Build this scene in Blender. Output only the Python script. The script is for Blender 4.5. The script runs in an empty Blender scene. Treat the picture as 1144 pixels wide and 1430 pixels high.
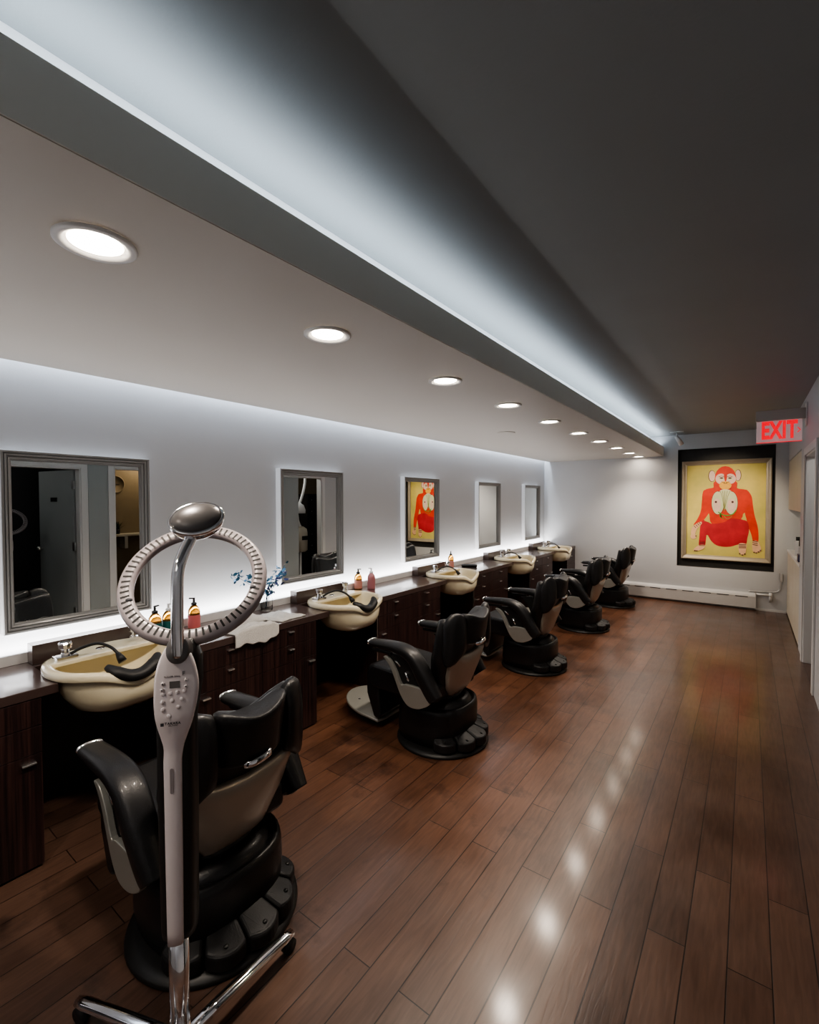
import bpy, bmesh, math, random
from mathutils import Vector, Matrix
random.seed(7)
PI=math.pi
C=bpy.context.scene.collection
sin,cos=math.sin,math.cos

# ------------------------------------------------------------------ materials
def new_mat(name):
    m=bpy.data.materials.new(name); m.use_nodes=True
    nt=m.node_tree; b=nt.nodes['Principled BSDF']; return m,nt,b
def rgba(c): return (c[0],c[1],c[2],1)
def mat(name,col,rough=.5,metal=0,coat=0,noise=0,nscale=20,bump=0,bscale=60,spec=.5,trans=0,ior=1.45,alpha=1):
    m,nt,b=new_mat(name)
    b.inputs['Base Color'].default_value=rgba(col); b.inputs['Roughness'].default_value=rough
    b.inputs['Metallic'].default_value=metal; b.inputs['Coat Weight'].default_value=coat
    b.inputs['Coat Roughness'].default_value=.12; b.inputs['Specular IOR Level'].default_value=spec
    b.inputs['Transmission Weight'].default_value=trans; b.inputs['IOR'].default_value=ior
    tc=nt.nodes.new('ShaderNodeTexCoord')
    n=nt.nodes.new('ShaderNodeTexNoise'); n.inputs['Scale'].default_value=nscale; n.inputs['Detail'].default_value=4
    nt.links.new(tc.outputs['Object'],n.inputs['Vector'])
    mx=nt.nodes.new('ShaderNodeMix'); mx.data_type='RGBA'
    mx.inputs[6].default_value=rgba([c*(1-noise) for c in col]); mx.inputs[7].default_value=rgba([min(1,c*(1+noise)) for c in col])
    nt.links.new(n.outputs['Fac'],mx.inputs[0]); nt.links.new(mx.outputs[2],b.inputs['Base Color'])
    if bump:
        n2=nt.nodes.new('ShaderNodeTexNoise'); n2.inputs['Scale'].default_value=bscale; n2.inputs['Detail'].default_value=6
        nt.links.new(tc.outputs['Object'],n2.inputs['Vector'])
        bp=nt.nodes.new('ShaderNodeBump'); bp.inputs['Strength'].default_value=bump; bp.inputs['Distance'].default_value=.01
        nt.links.new(n2.outputs['Fac'],bp.inputs['Height']); nt.links.new(bp.outputs['Normal'],b.inputs['Normal'])
    return m
def emit(name,col,s):
    m=bpy.data.materials.new(name); m.use_nodes=True; nt=m.node_tree
    b=nt.nodes['Principled BSDF']; b.inputs['Base Color'].default_value=rgba(col)
    b.inputs['Emission Color'].default_value=rgba(col); b.inputs['Emission Strength'].default_value=s
    return m
WALLC=(.57,.58,.60)
M={}
M['wall']=mat('wall_paint',WALLC,.55,noise=.02,nscale=3,bump=.05,bscale=120)
M['white']=mat('white_trim_paint',(.72,.72,.72),.4,noise=.02,nscale=5)
M['ceiling']=mat('charcoal_ceiling_paint',(.265,.285,.29),.55,noise=.05,nscale=2.5,bump=.05,bscale=90)
M['soffit']=mat('warm_white_soffit_paint',(.54,.505,.465),.5,noise=.02,nscale=2)
M['fascia']=mat('grey_fascia_paint',(.78,.79,.74),.5,noise=.03,nscale=3)
M['panelgrey']=mat('grey_green_door_paint',(.36,.39,.39),.4,noise=.03,nscale=4)
M['leather']=mat('black_vinyl',(.009,.009,.010),.38,coat=.12,noise=.2,nscale=30,bump=.12,bscale=220)
M['blackp']=mat('black_plastic',(.012,.012,.012),.42,noise=.1)
M['rubber']=mat('black_rubber',(.009,.009,.010),.5,noise=.1,bump=.08,bscale=150)
M['shell']=mat('champagne_plastic',(.42,.37,.31),.32,metal=.35,coat=.2,noise=.04,nscale=8)
M['bracket']=mat('silver_plastic',(.36,.36,.33),.32,metal=.45,coat=.2,noise=.04,nscale=8)
M['chrome']=mat('chrome',(.82,.82,.84),.08,metal=1,noise=.02)
M['cream']=mat('cream_porcelain',(.74,.67,.49),.12,coat=.6,noise=.02,nscale=4)
M['counter']=mat('dark_counter_laminate',(.060,.038,.034),.3,coat=1.0,noise=.25,nscale=18)
M['silver']=mat('silver_pink_plastic',(.74,.68,.69),.35,metal=.05,coat=.2,noise=.02)
M['ringp']=mat('mauve_grey_plastic',(.33,.295,.305),.38,coat=.15,noise=.03)
M['darkslot']=mat('dark_slot',(.01,.01,.01),.6)
M['lens']=mat('smoked_grey_lens',(.13,.125,.125),.30,metal=.4,noise=.05)
M['frame']=mat('grey_frame_paint',(.36,.365,.37),.28,coat=.2)
M['framew']=mat('pale_lit_frame_side',(.60,.60,.61),.4,noise=.03,nscale=10)  # light falling on the frame sides, put into a paler colour
M['steel']=mat('brushed_steel',(.85,.85,.85),.3,metal=1,noise=.05)
M['heater']=mat('white_enamel',(.60,.59,.58),.35,coat=.2,noise=.03)
M['niche']=mat('black_paint',(.030,.028,.027),.5,noise=.1)
M['towel']=mat('pale_grey_terry',(.58,.57,.55),.9,noise=.1,nscale=60,bump=.6,bscale=300)
M['leaf']=mat('blue_green_leaf',(.02,.09,.15),.5,noise=.3)
M['petal']=mat('deep_blue_petal',(.015,.03,.15),.5,noise=.3)
M['petalw']=mat('pale_blue_petal',(.12,.28,.48),.5,noise=.3)
M['glass']=mat('clear_glass',(.97,.98,.98),.02,trans=1,ior=1.12)
M['amber']=mat('amber_glass',(.55,.24,.03),.08,trans=.75,ior=1.4)
M['pinkb']=mat('rose_bottle',(.42,.17,.18),.3,coat=.2)
M['lteal']=mat('teal_label',(.02,.13,.13),.5); M['lpink']=mat('pink_label',(.62,.16,.16),.5); M['lpeach']=mat('peach_label',(.62,.28,.22),.5)
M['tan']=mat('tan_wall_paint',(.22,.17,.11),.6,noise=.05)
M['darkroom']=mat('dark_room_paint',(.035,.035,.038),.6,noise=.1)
M['creamdoor']=mat('cream_cabinet_paint',(.62,.57,.47),.4,noise=.03)
M['blackcab']=mat('black_cabinet',(.012,.012,.014),.35,coat=.2)
M['navy']=mat('navy_box',(.02,.02,.09),.4)
M['glow_warm']=emit('lamp_glow_warm',(1,.86,.70),30)
M['glow_cool']=emit('tube_glow_cool',(.86,.92,1),6)
M['exitcan']=mat('grey_canopy',(.50,.50,.47),.3,coat=.3)
M['ink']=mat('printed_ink',(.05,.05,.06),.5)
M['inkg']=mat('grey_ink',(.28,.25,.26),.5)
M['lcd']=mat('grey_display',(.14,.13,.13),.2,coat=.3)

def mirror_mat():
    m,nt,b=new_mat('mirror_silver'); b.inputs['Metallic'].default_value=1; b.inputs['Roughness'].default_value=.0
    b.inputs['Base Color'].default_value=(.86,.89,.88,1); return m
M['mirror']=mirror_mat()

def wood_floor():
    m,nt,b=new_mat('stained_plank_floor'); N=nt.nodes; L=nt.links
    tc=N.new('ShaderNodeTexCoord'); sep=N.new('ShaderNodeSeparateXYZ'); L.new(tc.outputs['Object'],sep.inputs[0])
    cmb=N.new('ShaderNodeCombineXYZ'); L.new(sep.outputs['Y'],cmb.inputs['X'])
    ad=N.new('ShaderNodeMath'); ad.operation='ADD'; ad.inputs[1].default_value=20.457; L.new(sep.outputs['X'],ad.inputs[0]); L.new(ad.outputs[0],cmb.inputs['Y'])
    br=N.new('ShaderNodeTexBrick'); L.new(cmb.outputs[0],br.inputs['Vector'])
    br.offset=.37; br.offset_frequency=2; br.squash=1
    br.inputs['Scale'].default_value=1; br.inputs['Brick Width'].default_value=1.15; br.inputs['Row Height'].default_value=.123
    br.inputs['Mortar Size'].default_value=.0024; br.inputs['Mortar Smooth'].default_value=.3; br.inputs['Bias'].default_value=0
    br.inputs['Color1'].default_value=(0,0,0,1); br.inputs['Color2'].default_value=(1,1,1,1); br.inputs['Mortar'].default_value=(.5,.5,.5,1)
    # grain
    mp=N.new('ShaderNodeMapping'); mp.inputs['Scale'].default_value=(14,1.4,1); L.new(tc.outputs['Object'],mp.inputs[0])
    g=N.new('ShaderNodeTexNoise'); g.inputs['Scale'].default_value=5; g.inputs['Detail'].default_value=8; g.inputs['Distortion'].default_value=.6; L.new(mp.outputs[0],g.inputs[0])
    big=N.new('ShaderNodeTexNoise'); big.inputs['Scale'].default_value=1.6; big.inputs['Detail'].default_value=2.5; L.new(tc.outputs['Object'],big.inputs[0])
    r1=N.new('ShaderNodeValToRGB'); e=r1.color_ramp.elements; e[0].position=.30; e[0].color=(.028,.015,.011,1); e[1].position=.80; e[1].color=(.122,.068,.047,1)
    s1=N.new('ShaderNodeMath'); s1.operation='MULTIPLY_ADD'; s1.inputs[1].default_value=.45; L.new(g.outputs['Fac'],s1.inputs[0])
    s2=N.new('ShaderNodeMath'); s2.operation='MULTIPLY_ADD'; s2.inputs[1].default_value=.15; L.new(br.outputs['Color'],s2.inputs[0])
    s3=N.new('ShaderNodeMath'); s3.operation='MULTIPLY'; s3.inputs[1].default_value=.55; L.new(big.outputs['Fac'],s3.inputs[0])
    L.new(s3.outputs[0],s2.inputs[2]); L.new(s2.outputs[0],s1.inputs[2]); L.new(s1.outputs[0],r1.inputs[0])
    mx=N.new('ShaderNodeMix'); mx.data_type='RGBA'; L.new(br.outputs['Fac'],mx.inputs[0]); L.new(r1.outputs[0],mx.inputs[6]); mx.inputs[7].default_value=(.012,.006,.004,1)
    # warmer-toned strip beside the chairs, with dark water stains
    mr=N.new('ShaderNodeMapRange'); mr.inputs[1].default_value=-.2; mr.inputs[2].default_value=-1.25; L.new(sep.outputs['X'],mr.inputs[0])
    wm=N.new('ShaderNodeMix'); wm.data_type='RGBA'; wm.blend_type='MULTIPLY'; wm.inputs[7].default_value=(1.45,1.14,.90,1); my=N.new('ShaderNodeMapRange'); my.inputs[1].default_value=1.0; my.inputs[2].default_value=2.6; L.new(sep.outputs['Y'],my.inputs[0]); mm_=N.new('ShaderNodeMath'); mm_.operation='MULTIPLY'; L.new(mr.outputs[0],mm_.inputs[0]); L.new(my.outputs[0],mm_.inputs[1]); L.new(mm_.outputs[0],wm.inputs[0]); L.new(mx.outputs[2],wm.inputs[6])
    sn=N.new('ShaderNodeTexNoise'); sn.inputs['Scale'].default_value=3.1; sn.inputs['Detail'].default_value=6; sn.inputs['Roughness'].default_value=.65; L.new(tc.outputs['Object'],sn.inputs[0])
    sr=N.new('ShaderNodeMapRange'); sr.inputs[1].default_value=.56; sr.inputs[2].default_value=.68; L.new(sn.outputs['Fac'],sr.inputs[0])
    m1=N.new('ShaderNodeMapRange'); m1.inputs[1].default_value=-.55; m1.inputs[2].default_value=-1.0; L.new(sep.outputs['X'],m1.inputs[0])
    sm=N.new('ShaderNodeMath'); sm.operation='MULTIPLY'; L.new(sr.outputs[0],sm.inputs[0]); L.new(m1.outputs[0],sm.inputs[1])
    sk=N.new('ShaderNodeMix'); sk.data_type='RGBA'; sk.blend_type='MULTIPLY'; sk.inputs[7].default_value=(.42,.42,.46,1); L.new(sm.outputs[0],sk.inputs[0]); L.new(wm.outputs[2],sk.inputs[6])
    L.new(sk.outputs[2],b.inputs['Base Color'])
    rr=N.new('ShaderNodeMapRange'); rr.inputs[1].default_value=.3; rr.inputs[2].default_value=.7; rr.inputs[3].default_value=.285; rr.inputs[4].default_value=.40; rn=N.new('ShaderNodeTexNoise'); rn.inputs['Scale'].default_value=3.2; rn.inputs['Detail'].default_value=1.5; L.new(tc.outputs['Object'],rn.inputs[0]); L.new(rn.outputs['Fac'],rr.inputs[0]); L.new(rr.outputs[0],b.inputs['Roughness'])
    n3=N.new('ShaderNodeTexNoise'); n3.inputs['Scale'].default_value=7; n3.inputs['Detail'].default_value=1; L.new(tc.outputs['Object'],n3.inputs[0])
    h=N.new('ShaderNodeMath'); h.operation='MULTIPLY_ADD'; h.inputs[1].default_value=-1; L.new(br.outputs['Fac'],h.inputs[0])
    h2=N.new('ShaderNodeMath'); h2.operation='MULTIPLY_ADD'; h2.inputs[1].default_value=.35; L.new(g.outputs['Fac'],h2.inputs[0]); L.new(n3.outputs['Fac'],h2.inputs[2]); L.new(h2.outputs[0],h.inputs[2])
    bp=N.new('ShaderNodeBump'); bp.inputs['Strength'].default_value=.30; bp.inputs['Distance'].default_value=.004; L.new(h.outputs[0],bp.inputs['Height']); L.new(bp.outputs[0],b.inputs['Normal'])
    b.inputs['Coat Weight'].default_value=.30; b.inputs['Coat Roughness'].default_value=.13
    return m
M['floor']=wood_floor()
def cab_wood():
    m,nt,b=new_mat('dark_striped_laminate'); N=nt.nodes; L=nt.links
    tc=N.new('ShaderNodeTexCoord'); mp=N.new('ShaderNodeMapping'); mp.inputs['Scale'].default_value=(60,60,1.2); L.new(tc.outputs['Object'],mp.inputs[0])
    g=N.new('ShaderNodeTexNoise'); g.inputs['Scale'].default_value=1.6; g.inputs['Detail'].default_value=5; L.new(mp.outputs[0],g.inputs[0])
    r=N.new('ShaderNodeValToRGB'); e=r.color_ramp.elements; e[0].position=.38; e[0].color=(.012,.006,.006,1); e[1].position=.72; e[1].color=(.050,.023,.020,1)
    L.new(g.outputs['Fac'],r.inputs[0]); L.new(r.outputs[0],b.inputs['Base Color']); b.inputs['Roughness'].default_value=.34; b.inputs['Coat Weight'].default_value=.15
    return m
M['cab']=cab_wood()
def canvas_mat():
    m,nt,b=new_mat('painted_yellow_ground'); N=nt.nodes; L=nt.links
    tc=N.new('ShaderNodeTexCoord'); n=N.new('ShaderNodeTexNoise'); n.inputs['Scale'].default_value=2.2; n.inputs['Detail'].default_value=6; L.new(tc.outputs['Object'],n.inputs[0])
    r=N.new('ShaderNodeValToRGB'); e=r.color_ramp.elements; e[0].position=.35; e[0].color=(.52,.46,.13,1); e[1].position=.66; e[1].color=(.76,.62,.18,1); L.new(n.outputs['Fac'],r.inputs[0]); L.new(r.outputs[0],b.inputs['Base Color'])
    b.inputs['Roughness'].default_value=.6; return m
M['canvas']=canvas_mat()
M['red']=mat('red_paint',(.72,.045,.022),.6,noise=.45,nscale=6)
M['crimson']=mat('crimson_paint',(.50,.022,.035),.6,noise=.55,nscale=6)
M['peach']=mat('peach_paint',(.80,.48,.30),.6,noise=.15)
M['facepink']=mat('pink_white_paint',(.80,.58,.50),.6,noise=.12)
M['orangey']=mat('orange_yellow_paint',(.85,.45,.08),.6,noise=.15)
M['palegreen']=mat('pale_green_paint',(.66,.68,.45),.6,noise=.15,nscale=9)
M['olive']=mat('olive_paint',(.25,.26,.08),.6)
M['green']=mat('green_paint',(.10,.32,.06),.6)
M['ochre']=mat('burnt_line_paint',(.10,.03,.03),.6)
M['paleframe']=mat('pale_gilt_frame',(.42,.36,.28),.35,metal=.4,noise=.12,nscale=12)
M['exitred']=emit('lit_red_letters',(.9,.0,.03),.55)
M['exitface']=emit('exit_acrylic',(.50,.38,.38),.20)  # faint glow added to the face, standing in for ambient light
M['exitred'].node_tree.nodes['Principled BSDF'].inputs['Base Color'].default_value=(.25,0,.01,1)
M['exitred'].node_tree.nodes['Principled BSDF'].inputs['Emission Color'].default_value=(1,0,.02,1)

# ------------------------------------------------------------------ geometry helpers
class MB:
    def __init__(s): s.b=bmesh.new(); s.mi=0
    def _f(s,vs,sm=False):
        try: f=s.b.faces.new(vs); f.material_index=s.mi; f.smooth=sm; return f
        except ValueError: return None
    def box(s,x0,x1,y0,y1,z0,z1):
        v=[s.b.verts.new(p) for p in [(x0,y0,z0),(x1,y0,z0),(x1,y1,z0),(x0,y1,z0),(x0,y0,z1),(x1,y0,z1),(x1,y1,z1),(x0,y1,z1)]]
        for q in [(3,2,1,0),(4,5,6,7),(0,1,5,4),(1,2,6,5),(2,3,7,6),(3,0,4,7)]: s._f([v[i] for i in q])
        return s
    def prism(s,pts,f0,f1,sm=False):   # pts list, f0/f1 map 2d point -> 3d
        a=[s.b.verts.new(f0(*p)) for p in pts]; c=[s.b.verts.new(f1(*p)) for p in pts]; n=len(pts)
        s._f(a[::-1]); s._f(c)
        for i in range(n): s._f([a[i],a[(i+1)%n],c[(i+1)%n],c[i]],sm)
        return s
    def loft(s,rings,cap0=True,cap1=True,sm=True,closed=True):
        R=[[s.b.verts.new(p) for p in r] for r in rings]; n=len(R[0])
        for a,c in zip(R,R[1:]):
            for i in range(n if closed else n-1): s._f([a[i],a[(i+1)%n],c[(i+1)%n],c[i]],sm)
        if cap0: s._f(R[0][::-1],sm)
        if cap1: s._f(R[-1],sm)
        return s
    def lathe(s,prof,cx=0,cy=0,n=32,sm=True,cap0=True,cap1=True):  # prof [(r,z)]
        return s.loft([[(cx+r*cos(2*PI*i/n),cy+r*sin(2*PI*i/n),z) for i in range(n)] for r,z in prof],cap0,cap1,sm)
    def tube(s,path,rad,n=12,cap=True,flat=None):
        P=[Vector(p) for p in path]; R=rad if isinstance(rad,(list,tuple)) else [rad]*len(P)
        rings=[]; up=None
        for i,p in enumerate(P):
            t=(P[min(i+1,len(P)-1)]-P[max(i-1,0)]).normalized()
            if up is None: up=Vector((0,0,1)) if abs(t.z)<.9 else Vector((1,0,0))
            a=t.cross(up)
            if a.length<1e-4: a=t.cross(Vector((1,.1,0)))
            a.normalize(); b=a.cross(t).normalized(); up=b
            fx,fz=(R[i],R[i]) if flat is None else (R[i]*flat[0],R[i]*flat[1])
            rings.append([p+a*fx*cos(2*PI*k/n)+b*fz*sin(2*PI*k/n) for k in range(n)])
        return s.loft(rings,cap,cap)
    def ball(s,c,r,n=16,m=10):
        rx,ry,rz=(r,r,r) if not isinstance(r,(tuple,list)) else r
        return s.loft([[(c[0]+rx*sin(PI*j/m)*cos(2*PI*i/n),c[1]+ry*sin(PI*j/m)*sin(2*PI*i/n),c[2]-rz*cos(PI*j/m)) for i in range(n)] for j in [.12]+list(range(1,m))+[m-.12]])
    def build(s,name,m,parent=None,bevel=0,seg=2,loc=None,rot=None,sub=0,smooth_all=False,matrix=None):
        bmesh.ops.remove_doubles(s.b,verts=s.b.verts,dist=1e-6)
        bmesh.ops.recalc_face_normals(s.b,faces=s.b.faces)
        me=bpy.data.meshes.new(name)
        s.b.to_mesh(me); s.b.free()
        for x in (m if isinstance(m,(list,tuple)) else [m]): me.materials.append(M[x] if isinstance(x,str) else x)
        o=bpy.data.objects.new(name,me); C.objects.link(o)
        if parent: o.parent=parent
        if loc: o.location=loc
        if rot: o.rotation_euler=rot
        if matrix is not None: o.matrix_local=matrix
        if smooth_all:
            for p in me.polygons: p.use_smooth=True
        if bevel:
            b=o.modifiers.new('bevel','BEVEL'); b.width=bevel; b.segments=seg; b.limit_method='ANGLE'; b.angle_limit=.7
            b.harden_normals=False
        if sub:
            d=o.modifiers.new('sub','SUBSURF'); d.levels=sub; d.render_levels=sub
        return o
def catmull(pts,k=8,closed=False):
    P=[Vector(p) for p in pts]; n=len(P); out=[]
    rng=n if closed else n-1
    for i in range(rng):
        if closed: a,b,c,d=P[(i-1)%n],P[i],P[(i+1)%n],P[(i+2)%n]
        else: a,b,c,d=P[max(i-1,0)],P[i],P[i+1],P[min(i+2,n-1)]
        for j in range(k):
            t=j/k; out.append(.5*((2*b)+(c-a)*t+(2*a-5*b+4*c-d)*t*t+(3*b-a-3*c+d)*t**3))
    if not closed: out.append(P[-1].copy())
    return out
def tag(o,label=None,cat=None,group=None,kind=None):
    if label: o['label']=label
    if cat: o['category']=cat
    if group: o['group']=group
    if kind: o['kind']=kind
    return o
def thing(name,label,cat,loc=(0,0,0),rotz=0,group=None):
    o=bpy.data.objects.new(name,None); C.objects.link(o); o.location=loc; o.rotation_euler=(0,0,rotz); o.empty_display_size=.1
    return tag(o,label,cat,group)
def copy_tree(o,parent=None):
    c=o.copy(); C.objects.link(c)
    if parent: c.parent=parent; c.matrix_parent_inverse=o.matrix_parent_inverse
    for ch in list(o.children): copy_tree(ch,c)
    return c
def struct(o): o['kind']='structure'; return o
def text_mesh(name,body,size,m,parent,matrix,extrude=.0006,space=1,bold=0,align='CENTER',sx=1):
    cu=bpy.data.curves.new(name,'FONT'); cu.body=body; cu.size=size; cu.extrude=extrude; cu.align_x=align; cu.align_y='CENTER'; cu.space_character=space; cu.offset=bold
    t=bpy.data.objects.new(name+'_tmp',cu); C.objects.link(t)
    dg=bpy.context.evaluated_depsgraph_get(); me=bpy.data.meshes.new_from_object(t.evaluated_get(dg)); me.name=name
    bpy.data.objects.remove(t)
    me.materials.clear(); me.materials.append(M[m])
    if sx!=1: me.transform(Matrix.Scale(sx,4,(1,0,0)))
    o=bpy.data.objects.new(name,me); C.objects.link(o)
    if parent: o.parent=parent
    o.matrix_local=matrix
    return o

# ------------------------------------------------------------------ camera
f_px,yaw,pitch,roll=640.843,0.6362,-0.02474,-0.00256
fw=Vector((-sin(yaw)*cos(pitch),cos(yaw)*cos(pitch),sin(pitch)))
r=Vector((cos(yaw),sin(yaw),0)); u=r.cross(fw)
r2=r*cos(roll)+u*sin(roll); u2=-r*sin(roll)+u*cos(roll)
cam=bpy.data.cameras.new('camera'); co=bpy.data.objects.new('camera',cam); C.objects.link(co)
mw=Matrix((r2,u2,-fw)).transposed().to_4x4(); mw.translation=Vector((0,0,1.6)); co.matrix_world=mw
cam.sensor_fit='HORIZONTAL'; cam.sensor_width=36; cam.lens=f_px/1144*36; cam.clip_start=.02
bpy.context.scene.camera=co

# ------------------------------------------------------------------ room
XL,XR,YB,YF,H=-3.04,.449,8.32,-2.6,2.615
ZS,XS=2.30,-1.10     # soffit underside, outer edge
struct(MB().box(XL-.1,XR+2.6,YF-.1,YB+.2,-.1,0).build('floor','floor'))
struct(MB().box(XL-.1,XR+2.6,YF-.1,YB+.2,H,H+.1).build('ceiling','ceiling'))
struct(MB().box(XL-.1,XL,YF-.1,YB+.2,0,H).build('wall_left','wall'))
struct(MB().box(XL-.1,XR+2.6,YF-.1,YF,0,H).build('wall_front','wall'))
# back wall with a recessed niche for the painting
NX0,NX1,NZ0,NZ1=-.8975,.3035,.5704,2.3847
ND=.07
w=MB()
w.box(XL,NX0,YB,YB+.15,0,H).box(NX1,XR+2.6,YB,YB+.15,0,H).box(NX0,NX1,YB,YB+.15,0,NZ0).box(NX0,NX1,YB,YB+.15,NZ1,H)
struct(w.build('wall_back','wall'))
w=MB().box(NX0-.02,NX1+.02,YB+ND,YB+ND+.02,NZ0-.02,NZ1+.02)
w.box(NX0,NX0+.004,YB-.003,YB+ND,NZ0,NZ1).box(NX1-.004,NX1,YB-.003,YB+ND,NZ0,NZ1).box(NX0,NX1,YB-.003,YB+ND,NZ0,NZ0+.004).box(NX0,NX1,YB-.003,YB+ND,NZ1-.004,NZ1)
struct(w.build('wall_niche','niche'))
# right wall, thickness .12, with openings
WT=.12
ops=[(1.2,2.05,0,2.0),(2.41,2.92,0,2.02),(5.0,5.9,0,2.03),(6.42,YB,0,2.14)]
w=MB(); y=YF
for a,b_,z0,z1 in ops:
    w.box(XR,XR+WT,y,a,0,H); w.box(XR,XR+WT,a,b_,z1,H); y=b_
struct(w.build('wall_right','wall'))
# casings round the door openings
for i,(a,b_,z0,z1) in enumerate(ops[:3]):
    t=MB(); cw=.07
    t.box(XR-.015,XR-.001,a-cw,a,0,z1+cw).box(XR-.015,XR-.001,b_,b_+cw,0,z1+cw).box(XR-.015,XR-.001,a,b_,z1,z1+cw)
    t.box(XR-.001,XR+WT,a,a+.015,0,z1).box(XR-.001,XR+WT,b_-.015,b_,0,z1).box(XR-.001,XR+WT,a+.015,b_-.015,z1-.015,z1)
    struct(t.build('trim_%d'%(i+1),'white',bevel=.003))
struct(MB().box(XR-.008,XR-.0005,2.125,2.335,0,2.05).build('trim_4','panelgrey'))
# rooms behind right wall
struct(MB().box(XR+2.5,XR+2.6,YF,YB,0,H).build('wall_outer','tan'))
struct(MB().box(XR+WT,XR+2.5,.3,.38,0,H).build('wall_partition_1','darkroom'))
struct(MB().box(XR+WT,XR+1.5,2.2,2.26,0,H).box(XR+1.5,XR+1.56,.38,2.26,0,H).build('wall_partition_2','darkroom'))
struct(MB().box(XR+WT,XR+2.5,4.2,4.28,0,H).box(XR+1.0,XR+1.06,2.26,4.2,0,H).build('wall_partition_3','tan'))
# soffit: slab with slots at left wall and riser for the cove
s_=MB(); s_.box(-2.945,XS,YF,YB-.002,ZS,ZS+.04)
struct(s_.build('ceiling_soffit','soffit'))
struct(MB().box(XS-.02,XS+.004,YF,YB-.003,ZS+.002,2.447).build('trim_fascia','fascia'))
struct(MB().box(-1.36,-1.283,YF,YB-.003,ZS+.05,H).build('trim_cove_riser','white'))
struct(MB().box(-2.945,-2.90,YF,YB-.003,ZS+.04,H).build('trim_slot_riser','white'))

# hair-line: ledge along the counter wall
struct(MB().box(-2.93,-2.915,YF,YB-.003,.79,.842).box(XL,-2.93,YF,YB-.003,.79,.80).build('trim_ledge','white',bevel=.002))
def area(name,loc,rot,sx,sy,power,col,spread=None):
    l=bpy.data.lights.new(name,'AREA'); l.shape='RECTANGLE'; l.size=sx; l.size_y=sy; l.energy=power; l.color=col
    if spread: l.spread=spread
    o=bpy.data.objects.new(name,l); C.objects.link(o); o.location=loc; o.rotation_euler=rot; return o
LY=YB-YF
cool=(.80,.90,1); neutral=(1,.98,.95)
area('cove_strip_light',(-1.150,(YB+YF)/2,2.462),(0,PI-math.radians(20),0),.05,LY-.1,COVE:=17,cool)
area('slot_strip_light',(-2.99,(YB+YF)/2,2.56),(0,0,0),.06,LY-.1,SLOT:=40,(.82,.90,1))
area('ledge_strip_light',(-2.985,(YB+YF)/2,.806),(PI,0,0),.05,LY-.1,LEDGE:=34,(1,.98,.96))

# ------------------------------------------------------------------ downlights
def make_downlight():
    t=thing('ceiling_downlight','x','light',(0,0,ZS),0,'recessed downlights in the soffit')
    MB().lathe([(.098,-.001),(.098,-.007),(.092,-.010),(.078,-.009),(.072,-.004),(.066,-.0015)],cap0=False,cap1=False).build('trim_ring','white',t)
    MB().lathe([(.064,-.0005),(.064,-.002),(.040,-.003),(.001,-.0035)],cap0=True,cap1=True).build('lens',M['glow_warm'],t)
    return t
dl=make_downlight()
dys=[.51,1.36,2.29,3.155,4.03,4.9,5.74,6.6,7.45,8.13]
lt=bpy.data.lights.new('downlight_lamp','SPOT'); lt.energy=30; lt.color=(1,.87,.74); lt.spot_size=2.2; lt.spot_blend=.8; lt.shadow_soft_size=.06
ordn=['nearest recessed round downlight, largest in the soffit','second recessed downlight from the camera in the soffit','third recessed downlight from the camera','fourth recessed downlight, beside the flush speaker grille','fifth recessed downlight from the camera','sixth recessed downlight, fifth from the far wall','seventh recessed downlight, fourth from the far wall','third-from-last recessed downlight before the far wall','second-from-last recessed downlight before the far wall','last small downlight in the soffit against the far wall']
for i,y in enumerate(dys):
    o=dl if i==0 else copy_tree(dl)
    o.location=(-1.43,y,ZS-.0005); o['label']=ordn[i]
    l=bpy.data.objects.new('downlight_lamp',lt); C.objects.link(l); l.location=(-1.43,min(y,7.8),ZS-.03)
for y in (-.4,):
    l=bpy.data.objects.new('downlight_lamp',lt); C.objects.link(l); l.location=(-1.43,y,ZS-.03)
sp=MB().lathe([(.0885,-.001),(.0885,-.004),(.08,-.005),(.001,-.005)]).build('ceiling_speaker','soffit'); sp.location=(-2.02,4.42,ZS)
tag(sp,'flush round speaker grille in the soffit, unlit, beside the row of downlights','speaker')

# ------------------------------------------------------------------ mirrors
def make_mirror(y0,y1,z0,z1,label):
    t=thing('wall_mirror',label,'mirror',(XL,(y0+y1)/2,z0),0,'framed mirrors over the counter')
    W=(y1-y0)/2; Hh=z1-z0
    def rect(a,x): return [(x,-W+a,a),(x,W-a,a),(x,W-a,Hh-a),(x,-W+a,Hh-a)]
    prof=[(0,.001),(0,.058),(.003,.062),(.012,.062),(.014,.050),(.017,.050),(.019,.058),(.027,.056),(.029,.043),(.032,.043),(.034,.050),(.042,.046),(.0435,.032),(.050,.030),(.052,.016)]
    m=MB(); m.mi=0
    for (a0,x0),(a1,x1) in zip(prof,prof[1:]):
        m.mi=1 if a0==0 and a1==0 else 0
        m.loft([rect(a0,x0),rect(a1,x1)],False,False,sm=False)
    m.build('mirror_frame',['frame','framew'],t)
    a=.047
    MB().box(-.004,.004,-W+a,W-a,a,Hh-a).build('mirror_glass','mirror',t,loc=(.020,0,0),rot=(0,0,math.radians(-.38)))
ms=[(.625,1.332,'largest framed mirror, nearest the camera, behind the hair processor ring'),
    (2.317,3.019,'second mirror from the camera, above the blue flowers and basin'),
    (3.949,4.643,'middle wall mirror, reflecting the red ape painting'),
    (5.634,6.336,'fourth wall mirror along, second from the far corner, reflecting blank wall'),
    (7.262,7.955,'smallest looking wall mirror, next to the far corner')]
for a,b_,lb in ms: make_mirror(a,b_,.9278,1.860,lb)

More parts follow.
